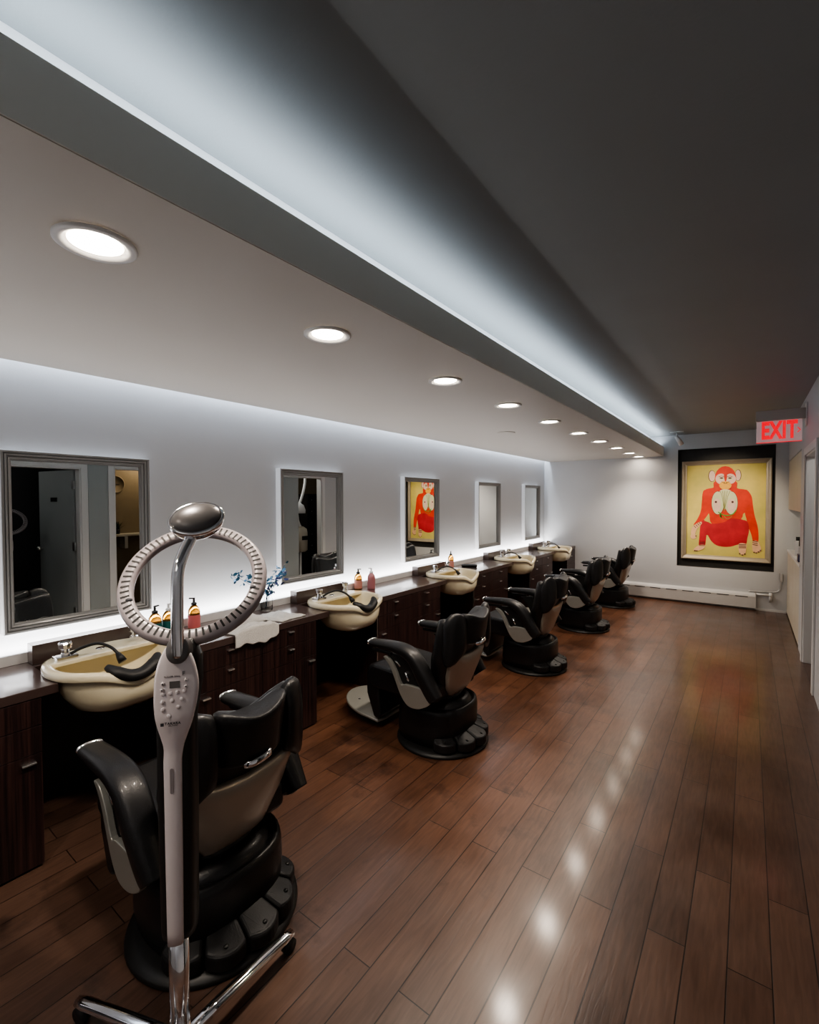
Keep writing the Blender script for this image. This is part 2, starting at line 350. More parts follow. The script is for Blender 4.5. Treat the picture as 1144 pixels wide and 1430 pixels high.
# ------------------------------------------------------------------ counter, cabinets
ZC,XC=.79,-2.47
S=[.98,2.63,4.27,5.92,7.53]
names=['nearest','second','third','fourth','farthest']
ct=MB(); notch=.274
cuts=[-.67]+[q-.005 for q in S]
y=YF+.01
for s in cuts:
    ct.box(-3.038,XC,y,s-notch,ZC-.042,ZC); ct.box(-3.038,-2.815,s-notch,s+notch,ZC-.042,ZC); y=s+notch
ct.box(-3.038,XC,y,YB-.004,ZC-.042,ZC)
o=ct.build('countertop','counter',bevel=.003); tag(o,'long dark brown countertop running under the mirrors','counter')
oh=.345
XF=XC+.012
def handle(y,z,parent,w=.05):
    MB().box(XF+.002,XF+.022,y-w/2,y+w/2,z-.005,z+.005).build('handle','steel',parent,bevel=.003)
def cabinet(y0,y1,label,right_only=False):
    t=thing('base_cabinet',label,'cabinet',(0,0,0),0,'dark base cabinets under the counter')
    MB().box(-3.035,XC-.022,y0,y1,.0,ZC-.0425).build('carcass','cab',t)
    mid=(y0+y1)/2; g=.0015
    for a,b_,hs in ((y0,mid,-1),(mid,y1,1)):
        zs=[(.628,.744),(.508,.625)]
        for z0,z1 in zs:
            d=MB().box(XC-.0215,XC-.0035,a+g,b_-g,z0,z1).build('drawer','cab',t,bevel=.0015)
            k=MB().box(XC-.0033,XC+.014,(a+b_)/2-.02,(a+b_)/2+.02,z1-.032,z1-.024).build('handle','steel',d,bevel=.002)
        d=MB().box(XC-.0215,XC-.0035,a+g,b_-g,.012,.505).build('door','cab',t,bevel=.0015)
        hy=a+.07 if hs<0 else b_-.05
        MB().box(XC-.0033,XC+.014,hy-.025,hy+.025,.468,.476).build('handle','steel',d,bevel=.002)
    return t
cabs=[(-.33,.64,'dark striped cabinet at the left edge of the photo, left of the nearest basin'),
 (1.32,2.225,'dark striped cabinet under the towels and vase, behind the nearest barber chair'),
 (2.905,3.87,'dark striped cabinet between the second and third basins'),
 (4.575,5.475,'dark striped cabinet between the third and fourth basins'),
 (6.235,7.14,'dark striped cabinet between the fourth and farthest basins')]
for a,b_,lb in cabs: cabinet(a,b_,lb)
t=thing('base_cabinet','narrow end cabinet with small knobs against the far wall','cabinet',(0,0,0),0,'dark base cabinets under the counter')
MB().box(-3.035,XC-.022,7.86,YB-.005,0,ZC-.0425).build('carcass','cab',t)
for z0,z1 in ((.508,.744),(.262,.505),(.012,.259)):
    d=MB().box(XC-.0215,XC-.0035,7.862,YB-.007,z0,z1).build('drawer','cab',t,bevel=.0015)
    MB().box(XC-.0033,XC+.014,8.06,8.1,(z0+z1)/2,(z0+z1)/2+.008).build('handle','steel',d,bevel=.002)
# edge strips + dark knee-space back panels
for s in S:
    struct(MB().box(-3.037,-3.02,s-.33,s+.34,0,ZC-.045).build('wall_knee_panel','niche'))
for a,b_,lb in cabs[1:]:
    o=MB().box(XC-.0215,XC-.006,a-.009,a-.001,.0,ZC-.05).build('corner_trim','steel'); o['kind']='structure'

# ------------------------------------------------------------------ backsplash boxes, basins
def make_basin():
    t=thing('shampoo_basin','x','basin',(0,0,0),0,'cream shampoo basins set in the counter')
    # outline, x to the room (+), y along the counter
    n=64
    def R(th):
        c,s=cos(th),sin(th)
        ex=2.5; rx=.268 if c<0 else .272; ry=.298
        r_=(abs(c/rx)**ex+abs(s/ry)**ex)**(-1/ex)
        # narrower toward the room
        if c>0: r_*=1-.10*abs(s)*c
        return r_
    def ring(sc,z,dx=0,dip=1,sy=1):
        out=[]
        for i in range(n):
            th=2*PI*i/n; rr=R(th)*sc
            a=math.atan2(sin(th),cos(th)); d=math.exp(-(a/.42)**2)
            out.append((dx+rr*cos(th)-.03*d*sc,rr*sin(th)*sy,z-.062*d*dip))
        return out
    m=MB()
    cx=.0
    m.loft([ring(.30,.590,.045,0),ring(.50,.597,.05,0),ring(.68,.625,.045,0),ring(.80,.68,.035,.1),ring(.87,.735,.02,.5),ring(.90,.7783,.01,.95),
            ring(.985,.7785,0,1),ring(1.0,.786,0,1),ring(1.0,.806,0,1),ring(.985,.815,0,1),ring(.93,.820,.0,1),ring(.885,.818,.01,1),
            ring(.845,.806,.02,1),ring(.80,.76,.032,.6),ring(.72,.70,.04,.2),ring(.55,.655,.045,0),ring(.30,.638,.045,0),ring(.06,.632,.045,0)])
    b=m.build('bowl','cream',t)
    # rear deck for the taps
    d=MB(); ol=[]
    for i in range(25):
        a=PI*.5+PI*i/24
        ol.append((R(a)*.93*cos(a),R(a)*.93*sin(a)))
    d.prism([(-.06,.235)]+[(x-.0,y) for x,y in ol if x<-.06]+[(-.06,-.235)],lambda x,y:(x,y,.800),lambda x,y:(x,y,.8215))
    d.build('tap_deck','cream',t,bevel=.006,seg=3)
    MB().lathe([(.024,.8215),(.024,.826),(.017,.827),(.001,.8255)],-.145,-.02,n=20).build('overflow_ring','chrome',t)
    MB().lathe([(.03,.6335),(.03,.638),(.001,.638)],.045,0,n=24).build('drain','chrome',t)
    # left mixer
    for yy,big in ((-.185,1),(.15,0)):
        m=MB(); x=-.115 if big else -.165
        if big: m.box(x-.03,x+.035,yy-.045,yy+.045,.8216,.838)
        m.lathe([(.024,.8216),(.024,.845),(.017,.85),(.017,.868),(.027,.872),(.029,.895),(.024,.903),(.001,.904)],x,yy,n=12,sm=False)
        m.build('tap','chrome',t,bevel=.002)
    m=MB(); m.tube(catmull([(-.09,-.17,.845),(-.068,-.13,.868),(-.03,-.075,.882),(.02,-.035,.862),(.058,-.015,.828)],8),.0075,10)
    m.build('spray_hose','rubber',t)
    m=MB(); m.tube([(.052,-.018,.835),(.066,-.012,.815),(.080,-.006,.796)],[.010,.017,.020],12); m.build('spray_head','rubber',t)
    # neck rest
    path=[(.180,-.115,.822),(.214,-.085,.795),(.226,-.04,.770),(.230,0,.763),(.226,.04,.770),(.214,.085,.795),(.180,.115,.822)]
    P=catmull(path,6); N=len(P)
    m=MB(); m.tube(P,[.026*min(1,.45+1.1*sin(PI*i/(N-1))) for i in range(N)],14,flat=(1.25,1.0)); m.build('neck_rest','rubber',t)
    return t
bas=make_basin()
bl=['nearest cream shampoo basin with a large black neck rest, left of the hair processor','second cream shampoo basin, left of two pump bottles','third cream basin, under the middle mirror','fourth cream basin, in front of the fourth mirror','farthest cream shampoo basin, beside the far wall']
for i,s in enumerate(S):
    o=bas if i==0 else copy_tree(bas)
    o.location=(-2.565,s-.005,.0117); o['label']=bl[i]
    if i>1:
        for c_ in list(o.children):
            if c_.name.startswith('neck_rest'): bpy.data.objects.remove(c_)
    y0,y1=s-.28,s+.262
    b=MB().box(-2.9145,-2.835,y0,y1,ZC+.0005,.888).build('backsplash_box',['counter'],bevel=.002)
    tag(b,['brown laminate backsplash block behind the nearest basin','brown laminate backsplash block behind the second basin','brown laminate backsplash block behind the third basin','brown laminate backsplash block behind the fourth basin','brown laminate backsplash block behind the farthest basin'][i],'backsplash','backsplash blocks behind the basins')

# ------------------------------------------------------------------ barber chair
def make_chair():
    t=thing('barber_chair','x','barber chair',(0,0,0),0,'black barber chairs facing the basins')
    def ser(rx,ry,z,n=40,ex=2.6,dx=0):
        out=[]
        for i in range(n):
            th=2*PI*i/n; c,s=cos(th),sin(th); r_=(abs(c/rx)**ex+abs(s/ry)**ex)**(-1/ex); out.append((dx+r_*c,r_*s,z))
        return out
    MB().lathe([(.305,.0),(.310,.006),(.306,.018),(.27,.028),(.001,.028)],.0,0,n=48).build('base_plate','blackp',t)
    # skirt (base cover)
    m=MB(); m.loft([ser(.240,.240,.028,dx=-.04),ser(.248,.250,.08,dx=-.04),ser(.248,.254,.16,dx=-.035),ser(.243,.248,.235,dx=-.03),ser(.238,.242,.262,dx=-.03),ser(.226,.230,.270,dx=-.03),ser(.205,.210,.262,dx=-.02),ser(.16,.17,.268,dx=-.01)])
    m.build('base_cover','leather',t)
    # bulging rear cushion on the cover
    m=MB(); rings=[]
    for i in range(15):
        a=-1.25+2.5*i/14; e=max(.15,cos(a*.95))**.4
        c=Vector((.150*cos(a)-.005,.170*sin(a),0)); d=Vector((cos(a),sin(a),0)); 
        rings.append([c+d*(.055*e*cos(k*2*PI/14))+Vector((0,0,.232+.072*e*sin(k*2*PI/14))) for k in range(14)])
    m.loft(rings); m.build('rear_bolster','leather',t)
    # foot pads at the rear
    for k,(a0,a1) in enumerate([(-1.25,-.72),(-.70,-.20),(-.18,.32),(.34,.82),(.84,1.3)]):
        m=MB(); N=8; top=[];bot=[]
        pts=[]
        for i in range(N+1):
            a=a0+(a1-a0)*i/N; q=sin(PI*i/N); ro=.292+.024*q; pts.append((ro*cos(a),ro*sin(a)*.93))
        for i in range(N,-1,-1):
            a=a0+(a1-a0)*i/N; pts.append((.20*cos(a),.20*sin(a)))
        m.prism(pts,lambda x,y:(x,y,.029),lambda x,y:(x,y,.088 if x*x+y*y>.06 else .118),sm=False)
        m.build('foot_pad','rubber',t,bevel=.014,seg=3)
        am=(a0+a1)/2
        MB().ball((.285*cos(am),.268*sin(am),.094),(.009,.009,.005),10,6).build('stud','blackp',t)
    m=MB(); m.loft([ser(.15,.14,.255),ser(.12,.12,.30),ser(.14,.16,.335)]); m.build('pump','blackp',t)
    # seat
    m=MB(); m.prism([(-.475,.345),(-.475,.43),(-.455,.462),(-.41,.472),(-.15,.455),(.06,.44),(.12,.44),(.12,.33),(.02,.30),(-.25,.30),(-.40,.30)],lambda x,z:(x,-.245,z),lambda x,z:(x,.245,z))
    m.build('seat','leather',t,bevel=.028,seg=4,smooth_all=False)
    m=MB(); m.prism([(-.495,.36),(-.475,.385),(-.40,.385),(-.385,.30),(-.365,.11),(-.385,.088),(-.41,.088),(-.43,.10),(-.49,.25)],lambda x,z:(x,-.225,z),lambda x,z:(x,.225,z))
    m.build('leg_rest','leather',t,bevel=.018,seg=3)
    # footrest tongue
    m=MB(); N=18; ol=[]
    for i in range(N+1):
        a=PI/2+PI*i/N; ol.append((-.55+.30*cos(a)*.95,.225*sin(a)))
    ol=[(-.385,.16),(-.40,.215)]+ol+[(-.40,-.215),(-.385,-.16)]
    ol=[p for i,p in enumerate(ol)]
    def zt(x,y): return .075+(-x-.4)*.11
    m.prism(ol,lambda x,y:(x,y,zt(x,y)-.022),lambda x,y:(x,y,zt(x,y)),sm=False)
    m.build('footrest','bracket',t,bevel=.009,seg=3)
    for xx,yy in ((-.52,-.12),(-.52,.12),(-.60,0),(-.68,-.09),(-.68,.09)):
        MB().ball((xx,yy,zt(xx,yy)+.001),(.011,.011,.005),12,6).build('stud','chrome',t)
    # backrest
    n=48
    def bring(v,inset=0):
        # v 0..1 bottom..top ; local centre line
        z=.40+.462*v; x=.064+.134*v+.015*sin(PI*v); hd=.076-.022*v-inset*.4; hw=(.195+.070*min(1,v*2.2)-.012*max(0,v-.8)/.2) - inset
        out=[]
        for i in range(n):
            th=2*PI*i/n; c,s=cos(th),sin(th); ex=3.2
            r_=(abs(c/hd)**ex+abs(s/hw)**ex)**(-1/ex); px,py=r_*c,r_*s; q=py/.28
            dz=0
            if v>.6: dz=((v-.6)/.4)**1.5*(-.040*math.exp(-(q/.55)**2)+.012*q*q)
            out.append((x+px-.055*q*q*(.4+.6*v),py,z+dz))
        return out
    m=MB(); m.loft([bring(0,.03),bring(.01,.012),bring(.04)]+[bring(v/14) for v in range(1,14)]+[bring(.975),bring(.992,.010),bring(1.0,.028)])
    m.build('backrest','leather',t)
    # headrest cushion
    def hring(v,inset=0):
        z=.690+.200*v; x=.242+.028*v; hd=.052-inset*.4; hw=.122+.016*v-inset; out=[]
        for i in range(n):
            th=2*PI*i/n; c,s=cos(th),sin(th); ex=3
            r_=(abs(c/hd)**ex+abs(s/hw)**ex)**(-1/ex); px,py=r_*c,r_*s; q=py/.138
            dz=(v**2)*(-.030*math.exp(-(q/.8)**2)+.018*q*q)
            out.append((x+px-.025*q*q,py,z+dz))
        return out
    m=MB(); m.loft([hring(0,.03),hring(.02,.012),hring(.07)]+[hring(v/10) for v in range(1,9)]+[hring(.94),hring(.985,.012),hring(1,.03)])
    m.build('headrest','leather',t)
    # side wings of headrest
    for sgn in (-1,1):
        m=MB(); rings=[]
        for k,(yy,zt_,zb,dx) in enumerate([(.140,.868,.66,.236),(.147,.892,.64,.234),(.18,.905,.62,.226),(.215,.904,.59,.212),(.242,.885,.58,.198),(.255,.855,.58,.188),(.261,.82,.60,.182)]):
            zc=(zt_+zb)/2; hz=(zt_-zb)/2; hx=(.026,.040,.043,.042,.036,.028,.018)[k]
            rings.append([(dx+hx*math.copysign(abs(cos(a))**.8,cos(a)),sgn*yy,zc+hz*math.copysign(abs(sin(a))**.7,sin(a))) for a in [2*PI*i/24 for i in range(24)]])
        m.loft(rings); m.build('headrest_wing','leather',t)
    # shell behind
    ol=[(-.225,.655),(-.20,.652),(-.12,.632),(0,.622),(.12,.632),(.20,.652),(.225,.655),(.235,.64),(.228,.595),(.215,.555),(.205,.50),(.16,.40),(.13,.355),(.10,.345),(0,.342),(-.10,.345),(-.13,.355),(-.16,.40),(-.205,.50),(-.215,.555),(-.228,.595),(-.235,.64)]
    def bx(z): v=(z-.40)/.462; return .064+.134*v+.015*sin(PI*max(0,min(1,v)))+.074-.020*v
    cz=.50
    def shr(sc,off,scz=None): 
        out=[]
        for y,z in ol:
            zz=cz-.008+(z-cz)*sc; yy=y*sc*.93; q=yy/.28
            out.append((bx(zz)+off-.055*q*q*.7,yy,zz))
        return out
    m=MB(); m.loft([shr(.97,-.02),shr(1,-.005),shr(1.0,.012),shr(.975,.020),shr(.80,.034),shr(.5,.042),shr(.1,.044)],sm=True); m.build('back_shell','shell',t)
    # headrest lever
    m=MB(); m.tube(catmull([(.282,-.055,.695),(.302,-.04,.700),(.308,-.005,.705),(.304,.03,.709),(.284,.045,.712)],5),.0075,10,flat=(1,1.7)); m.build('release_lever','chrome',t)
    # arms
    for sgn in (-1,1):
        path=catmull([(-.375,.648),(-.30,.655),(-.20,.662),(-.10,.660),(-.02,.632),(.04,.575),(.09,.50),(.135,.43),(.16,.395)],5)
        N=len(path); rings=[]
        for i,p in enumerate(path):
            a=path[max(0,i-1)]; b=path[min(N-1,i+1)]; tx,tz=(b.x-a.x),(b.y-a.y); l=math.hypot(tx,tz); tx/=l;tz/=l
            nx,nz=-tz,tx; f=i/(N-1)
            hw=.047+.006*sin(PI*f)-.012*max(0,f-.7)/.3; hh=.019+.030*min(1,f*1.5)*1
            if i==0: hw*=.85;hh*=.8
            c=Vector((p.x,0,p.y))-Vector((nx,0,nz))*(hh-.019)
            ring=[]
            for k in range(20):
                a_=2*PI*k/20; ex=2.8; cc,ss=cos(a_),sin(a_); r_=(abs(cc/hw)**ex+abs(ss/hh)**ex)**(-1/ex)
                ring.append((c.x+nx*r_*ss,sgn*.292+r_*cc,c.z+nz*r_*ss))
            rings.append(ring)
        m=MB(); m.loft(rings); m.build('armrest','leather',t)
        m=MB(); rr=[]
        for dx,sc in ((-.016,.55),(-.013,.85),(-.006,1.02),(.006,1.04)):
            rr.append([(-.377+dx,sgn*.292+(q[1]-sgn*.292)*sc*1.15,.648+(q[2]-.648)*sc*1.2) for q in rings[0]])
        m.loft(rr); m.build('armrest_tip','chrome',t)
        ol=catmull([(-.255,.578),(-.225,.582),(-.19,.560),(-.15,.505),(-.11,.43),(-.075,.435),(-.015,.438),(.05,.432),(.095,.392),(.112,.362),(.09,.335),(.03,.305),(-.03,.298),(-.07,.312),(-.11,.355),(-.15,.43),(-.19,.51),(-.225,.552)],4,True)
        m=MB(); m.prism([(p.x,p.y) for p in ol],lambda x,z:(x,sgn*.300,z),lambda x,z:(x,sgn*.324,z)); m.build('arm_bracket','bracket',t,bevel=.006,seg=2)
        m=MB(); m.box(-.365,-.20,sgn*.30-.012,sgn*.30+.012,.592,.614); m.build('arm_lever','blackp',t,bevel=.005)
        m=MB(); m.prism([(-.25,.595),(-.10,.61),(-.03,.57),(.08,.46),(.105,.37),(.02,.310),(-.05,.320),(-.10,.375),(-.14,.45),(-.18,.53)],lambda x,z:(x,sgn*.258,z),lambda x,z:(x,sgn*.2985,z)); m.build('arm_panel','blackp',t,bevel=.006)
        for (xa,za),(xb,zb) in (((-.165,.566),(-.125,.535)),((-.085,.505),(-.06,.455))):
            MB().tube([(xa,sgn*.305,za),(xb,sgn*.305,zb)],.007,8).build('hinge_pin','chrome',t)
    return t
ch=make_chair()
cl=['nearest black barber chair, seen from behind, beside the hair processor pole','second barber chair with its pale footrest showing, right of the second basin','third black barber chair along the row','fourth black barber chair, second from the far wall','farthest black barber chair, closest to the baseboard heater']
for i in (1,2,3,4,0):
    o=ch if i==0 else copy_tree(ch)
    o.location=(-1.66,[.965,2.62,4.275,5.93,7.51][i],0); o['label']=cl[i]
for c_ in list(ch.children):
    if c_.name.startswith('footrest') or (c_.name.startswith('stud') and c_.data.vertices[0].co.x<-.4): bpy.data.objects.remove(c_)

# ------------------------------------------------------------------ hair processor
def look(axis_z,up=Vector((0,0,1))):
    z=axis_z.normalized(); x=up.cross(z).normalized(); y=z.cross(x); return Matrix((x,y,z)).transposed().to_4x4()
def make_processor(name,label,loc,face_dir,legs):
    t=thing(name,label,'hair processor',loc)
    fd=Vector((face_dir[0],face_dir[1],0)).normalized(); F=look(fd)  # local x=right seen from front, y=up, z=towards viewer
    def add(mb,nm,m,par=t,off=(0,0,0),rot=None,**k):
        mm=Matrix.Translation(Vector(off))@F
        if rot is not None: mm=mm@rot
        return mb.build(nm,m,par,matrix=mm,**k)
    MB().lathe([(.001,.05),(.045,.05),(.05,.06),(.05,.085),(.03,.10),(.026,.14)],n=24).build('hub','chrome',t)
    MB().lathe([(.026,.08),(.026,.42)],n=24).build('pole','chrome',t)
    for a,L_ in legs:
        a=math.radians(a); d=Vector((cos(a),sin(a),0))
        P=[d*.02+Vector((0,0,.085)),d*.12+Vector((0,0,.083)),d*(L_-.03)+Vector((0,0,.063)),d*L_+Vector((0,0,.060))]
        lg=MB(); lg.tube(P,[.020,.019,.019,.015],14,flat=(1,.8)); lo=lg.build('leg','chrome',t)
        w=MB(); c=d*(L_-.015); p=Vector((-d.y,d.x,0))
        w.tube([c-p*.012+Vector((0,0,.0255)),c+p*.012+Vector((0,0,.0255))],.025,16); w.box(c.x-.008,c.x+.008,c.y-.008,c.y+.008,.03,.056)
        w.build('caster','rubber',lo)
    # column: black body and silver front strip  (in F frame: y up)
    m=MB()
    secs=[(.395,.044,.045,0),(.42,.046,.048,0),(.8,.050,.05,0),(1.0,.050,.05,0),(1.10,.054,.045,.013),(1.17,.050,.04,.016),(1.22,.030,.03,.017)]
    m.loft([[(_+hx*math.copysign(abs(cos(a))**.7,cos(a)),y,-.02+hz*math.copysign(abs(sin(a))**.7,sin(a))) for a in [2*PI*k/28 for k in range(28)]] for y,hx,hz,_ in secs])
    add(m,'column_body','blackp')
    prof=[(.395,.020),(.60,.0215),(.85,.0225),(.93,.024),(.965,.031),(1.00,.041),(1.04,.049),(1.08,.0535),(1.12,.0535),(1.16,.047),(1.19,.037),(1.215,.023),(1.222,.008)]
    def lean(y): return .017*max(0,min(1,(y-.90)/.2))
    P=catmull([(w_,y,0) for y,w_ in prof],4)
    m=MB(); rings=[]
    def zf(y): return .032+.020*max(0,min(1,(y-.93)/.1))
    for p in P:
        z=zf(p.y); L0=lean(p.y); rings.append([(L0+q_,p.y,z+e_) for q_,e_ in ((-p.x,-.012),(-p.x,0),(-p.x*.85,.006),(0,.009),(p.x*.85,.006),(p.x,0),(p.x,-.012))])
    m.loft(rings,sm=True); panel=add(m,'control_panel','silver')
    Fp=F
    def onp(mb,nm,m,x,y,z,par=panel):
        return mb.build(nm,m,par,matrix=Matrix.Translation((x*.88+lean(y),y,z)))
    zt=zf(1.1)+.0085
    # slot on lower strip
    onp(MB().loft([[(.0045*cos(a),.03*(1 if sin(a)>0 else -1)+.0045*sin(a),zz) for a in [2*PI*(k+.5)/20 for k in range(20)]] for zz in (-.003,.0035)],sm=False),'slot','inkg',.0,.85,zf(.85)+.0065)
    d=MB().box(-.0125,.0125,-.009,.009,-.002,.0012); onp(d,'display','lcd',-.001,1.118,zt)
    bt=[(-.034,1.122,.0055),(-.036,1.105,.0055),(.031,1.128,.0055),(.030,1.111,.0055),(-.033,1.094,.006),(-.013,1.095,.006),(.006,1.097,.006),(.025,1.099,.006),(-.033,1.073,.006),(-.006,1.076,.006),(.020,1.078,.006),(-.030,1.053,.006),(.012,1.058,.006),(-.012,1.035,.0068)]
    for bx_,by_,br_ in bt: onp(MB().ball((0,0,0),(br_,br_,.003),12,6),'button','silver',bx_,by_,zt)
    for i,(bx_,by_,_) in enumerate(bt[:4]):
        sg=1 if i%2==0 else -1
        onp(MB().prism([(-.0022,-.0018*sg),(.0022,-.0018*sg),(0,.0022*sg)],lambda x,y:(x,y,0),lambda x,y:(x,y,.0006)),'arrow','ink',bx_,by_,zt+.003)
    def tx(body,x,y,s,mm='ink',**k):
        return text_mesh('lettering',body,s,mm,panel,Matrix.Translation((x*.88+lean(y),y,zt+.0008)),**k)
    tx('ROLLER BALL',-.008,1.140,.0058,'inkg',space=1.15)
    tx('F',.024,1.146,.016,'ink')
    tx('TAKARA',.000,1.0155,.0085,'ink',space=1.25,bold=.0002); tx('BELMONT',.002,1.0095,.0042,'ink',space=1.3)
    l=MB().box(-.004,.004,-.004,.004,0,.0008).box(-.0018,.0018,-.0018,.0018,.0008,.0012); l.mi=1; onp(l,'logo_mark','ink',-.029,1.0135,zt)
    # socket
    m=MB(); m.loft([[(.029*k_*cos(a),.036*k_*sin(a)+.0,zz) for a in [2*PI*q/28 for q in range(28)]] for k_,zz in ((1.0,-.03),(1.0,.010),(.9,.016),(.1,.018))]); add(m,'socket','lens',off=F.to_3x3()@Vector((0.024,1.206,.050)),rot=Matrix.Rotation(-.35,4,'X'))
    # stem
    P=catmull([(.025,1.19,.060),(.025,1.26,.062),(.026,1.36,.062),(.028,1.42,.054),(.037,1.465,.030),(.050,1.505,.0)],6)
    m=MB(); m.tube(P,.0155,18); add(m,'stem','chrome')
    hn=Vector((.05,.62,.78)).normalized()
    Rt=look(hn,Vector((-.25,1,0)))
    hc=Vector((.060,1.548,-.012))
    m=MB(); m.loft([[(a_*cos(q)+0,b_*sin(q),zz) for q in [2*PI*k/40 for k in range(40)]] for a_,b_,zz in ((.02,.015,-.052),(.05,.038,-.045),(.068,.052,-.02),(.073,.056,0),(.073,.056,.008),(.068,.051,.013),(.063,.046,.010))],cap1=False)
    add(m,'head_rim','chrome',off=F.to_3x3()@hc,rot=Rt)
    m=MB(); m.loft([[(a_*cos(q),b_*sin(q),zz) for q in [2*PI*k/40 for k in range(40)]] for a_,b_,zz in ((.067,.050,.009),(.061,.045,.017),(.042,.031,.026),(.02,.014,.030),(.002,.002,.031))])
    add(m,'head_dome','lens',off=F.to_3x3()@hc,rot=Rt)
    # ring
    nr=Vector((.0,.67,.74)).normalized(); Rr=look(nr,Vector((-.06,1,0)))
    rc=Vector((.020,1.357,-.152)); Rm=.190
    m=MB(); NN=96; rings=[]
    for i in range(NN+1):
        a=2*PI*i/NN; ring=[]
        for (dr,dz) in [(.0205,-.012),(.0215,0),(.018,.010),(.010,.015),(-.012,.017),(-.019,.012),(-.023,.004),(-.022,-.006),(-.012,-.014),(.010,-.018)]:
            ring.append(((Rm+dr)*cos(a),(Rm+dr)*sin(a),dz))
        rings.append(ring)
    m.loft(rings,False,False)
    m.mi=1
    for k in range(66):
        a=2*PI*(k+.5)/66
        if abs(((a-PI/2+PI)%(2*PI))-PI)<.24: continue
        ca,sa=cos(a),sin(a); hw=.0030
        v=[]
        for rr_,zz in ((Rm-.0150,.0175),(Rm+.0090,.0165)):
            for s in (-1,1): v.append((rr_*ca-s*hw*sa,rr_*sa+s*hw*ca,zz))
        q=[m.b.verts.new(p) for p in v]; m._f([q[0],q[1],q[3],q[2]])
    add(m,'heater_ring',['ringp','darkslot'],off=F.to_3x3()@rc,rot=Rr)
    for a in (PI*1.10,-.10*PI):
        m=MB(); m.ball((Rm*.94*cos(a),Rm*.94*sin(a),.014),(.010,.007,.006),10,6); add(m,'pivot_screw','ink',off=F.to_3x3()@rc,rot=Rr)
    return t
SP=(-1.264,.622,0)
make_processor('hair_processor','grey ring shaped hair processor on a chrome pole in the foreground',SP,(1.25*.94-.18,-.632-.25,0),[(94,.415),(198,.40),(274,.41),(18,.30)])

# ------------------------------------------------------------------ bottles, towels, vase
def bottle(x,y,z,label,body,lab,pump,h=.195,r_=.036):
    t=thing('pump_bottle',label,'bottle',(x,y,z),random.uniform(0,6),'pump bottles on the counter')
    MB().lathe([(.001,0),(r_*.95,0),(r_,.004),(r_,h*.52),(r_*.92,h*.60),(r_*.62,h*.69),(r_*.42,h*.73),(r_*.42,h*.75)],n=24).build('bottle_body',body,t)
    MB().lathe([(r_+.0006,h*.05),(r_+.0006,h*.44)],n=24,cap0=False,cap1=False).build('label_band',lab,t)
    m=MB().lathe([(r_*.48,h*.735),(r_*.48,h*.80),(r_*.2,h*.82),(r_*.2,h*.92)],n=14); m.box(-.007,.030,-.006,.006,h*.92,h*.96); m.build('pump_head',pump,t,bevel=.002)
    return t
bottle(-2.84,1.285,ZC,'amber pump bottle with teal label and dark pump, leftmost of three','amber','lteal','blackp')
bottle(-2.84,1.365,ZC,'amber pump bottle with teal label and white pump, middle of three','amber','lteal','white')
bottle(-2.83,1.52,ZC,'amber pump bottle with pink label, right of the chrome stem','amber','lpink','blackp',h=.205)
bottle(-2.87,3.09,ZC,'amber pump bottle with peach label, left of two beside second basin','amber','lpeach','blackp')
bottle(-2.78,3.17,ZC,'dusty rose pump bottle with white pump, beside second basin','pinkb','pinkb','white',h=.20)
bottle(-2.87,4.72,ZC,'single amber spray bottle behind the third basin','amber','lpeach','blackp',h=.21)
# dark neck pad lying on the counter
m=MB(); m.tube(catmull([(-2.80,4.86,ZC+.018),(-2.72,4.92,ZC+.018),(-2.64,4.94,ZC+.018)],6),.018,12,flat=(1.5,1)); o=m.build('spare_neck_rest','rubber'); tag(o,'dark spare neck rest lying on the counter beyond the third basin','neck rest')
def towel(x0,x1,y0,y1,z,label,seed,drape=0,amp=.010,rot=0,th=.012,hump=0):
    rnd=random.Random(seed); nx,ny=26,26; ph=[rnd.uniform(0,6) for _ in range(6)]
    cx,cy=(x0+x1)/2,(y0+y1)/2; m=MB(); top=[];bot=[]
    for i in range(nx+1):
        a=[];b=[]
        for j in range(ny+1):
            u_,v_=i/nx,j/ny
            x=x0+(x1-x0)*u_+.009*sin(v_*6+ph[0])+.003*sin(v_*23+ph[5]); y=y0+(y1-y0)*v_+.012*sin(u_*5+ph[1])
            dx,dy=x-cx,y-cy; x=cx+dx*cos(rot)-dy*sin(rot); y=cy+dx*sin(rot)+dy*cos(rot)
            w=amp*(.6+sin(u_*11+ph[2]+v_*3)*.35+sin(v_*13+ph[3]+u_*4)*.35+.3*sin(u_*23+v_*19+ph[4]))
            e=min(u_,1-u_,v_,1-v_)*8; e=min(1,e)
            w=max(0,w)*e+hump*sin(PI*u_)*sin(PI*v_)
            zt=z+th*(.5+.5*e)+w; zb=z+.001
            if x>XC+.008 and drape:
                d=x-XC-.008; zt-=d*1.7; zb-=d*1.7; x=XC+.008+d*.35
            a.append((x,y,zt)); b.append((x,y,zb+(max(0,w*.4))))
        top.append(a);bot.append(b)
    T=[[m.b.verts.new(p) for p in r_] for r_ in top]; B=[[m.b.verts.new(p) for p in r_] for r_ in bot]
    for i in range(nx):
        for j in range(ny):
            m._f([T[i][j],T[i+1][j],T[i+1][j+1],T[i][j+1]],True); m._f([B[i][j],B[i][j+1],B[i+1][j+1],B[i+1][j]],True)
    for i in range(nx):
        m._f([T[i][0],B[i][0],B[i+1][0],T[i+1][0]],True); m._f([T[i][ny],T[i+1][ny],B[i+1][ny],B[i][ny]],True)
    for j in range(ny):
        m._f([T[0][j],T[0][j+1],B[0][j+1],B[0][j]],True); m._f([T[nx][j],B[nx][j],B[nx][j+1],T[nx][j+1]],True)
    o=m.build('hand_towel','towel'); tag(o,label,'towel','pale towels on the counter'); return o
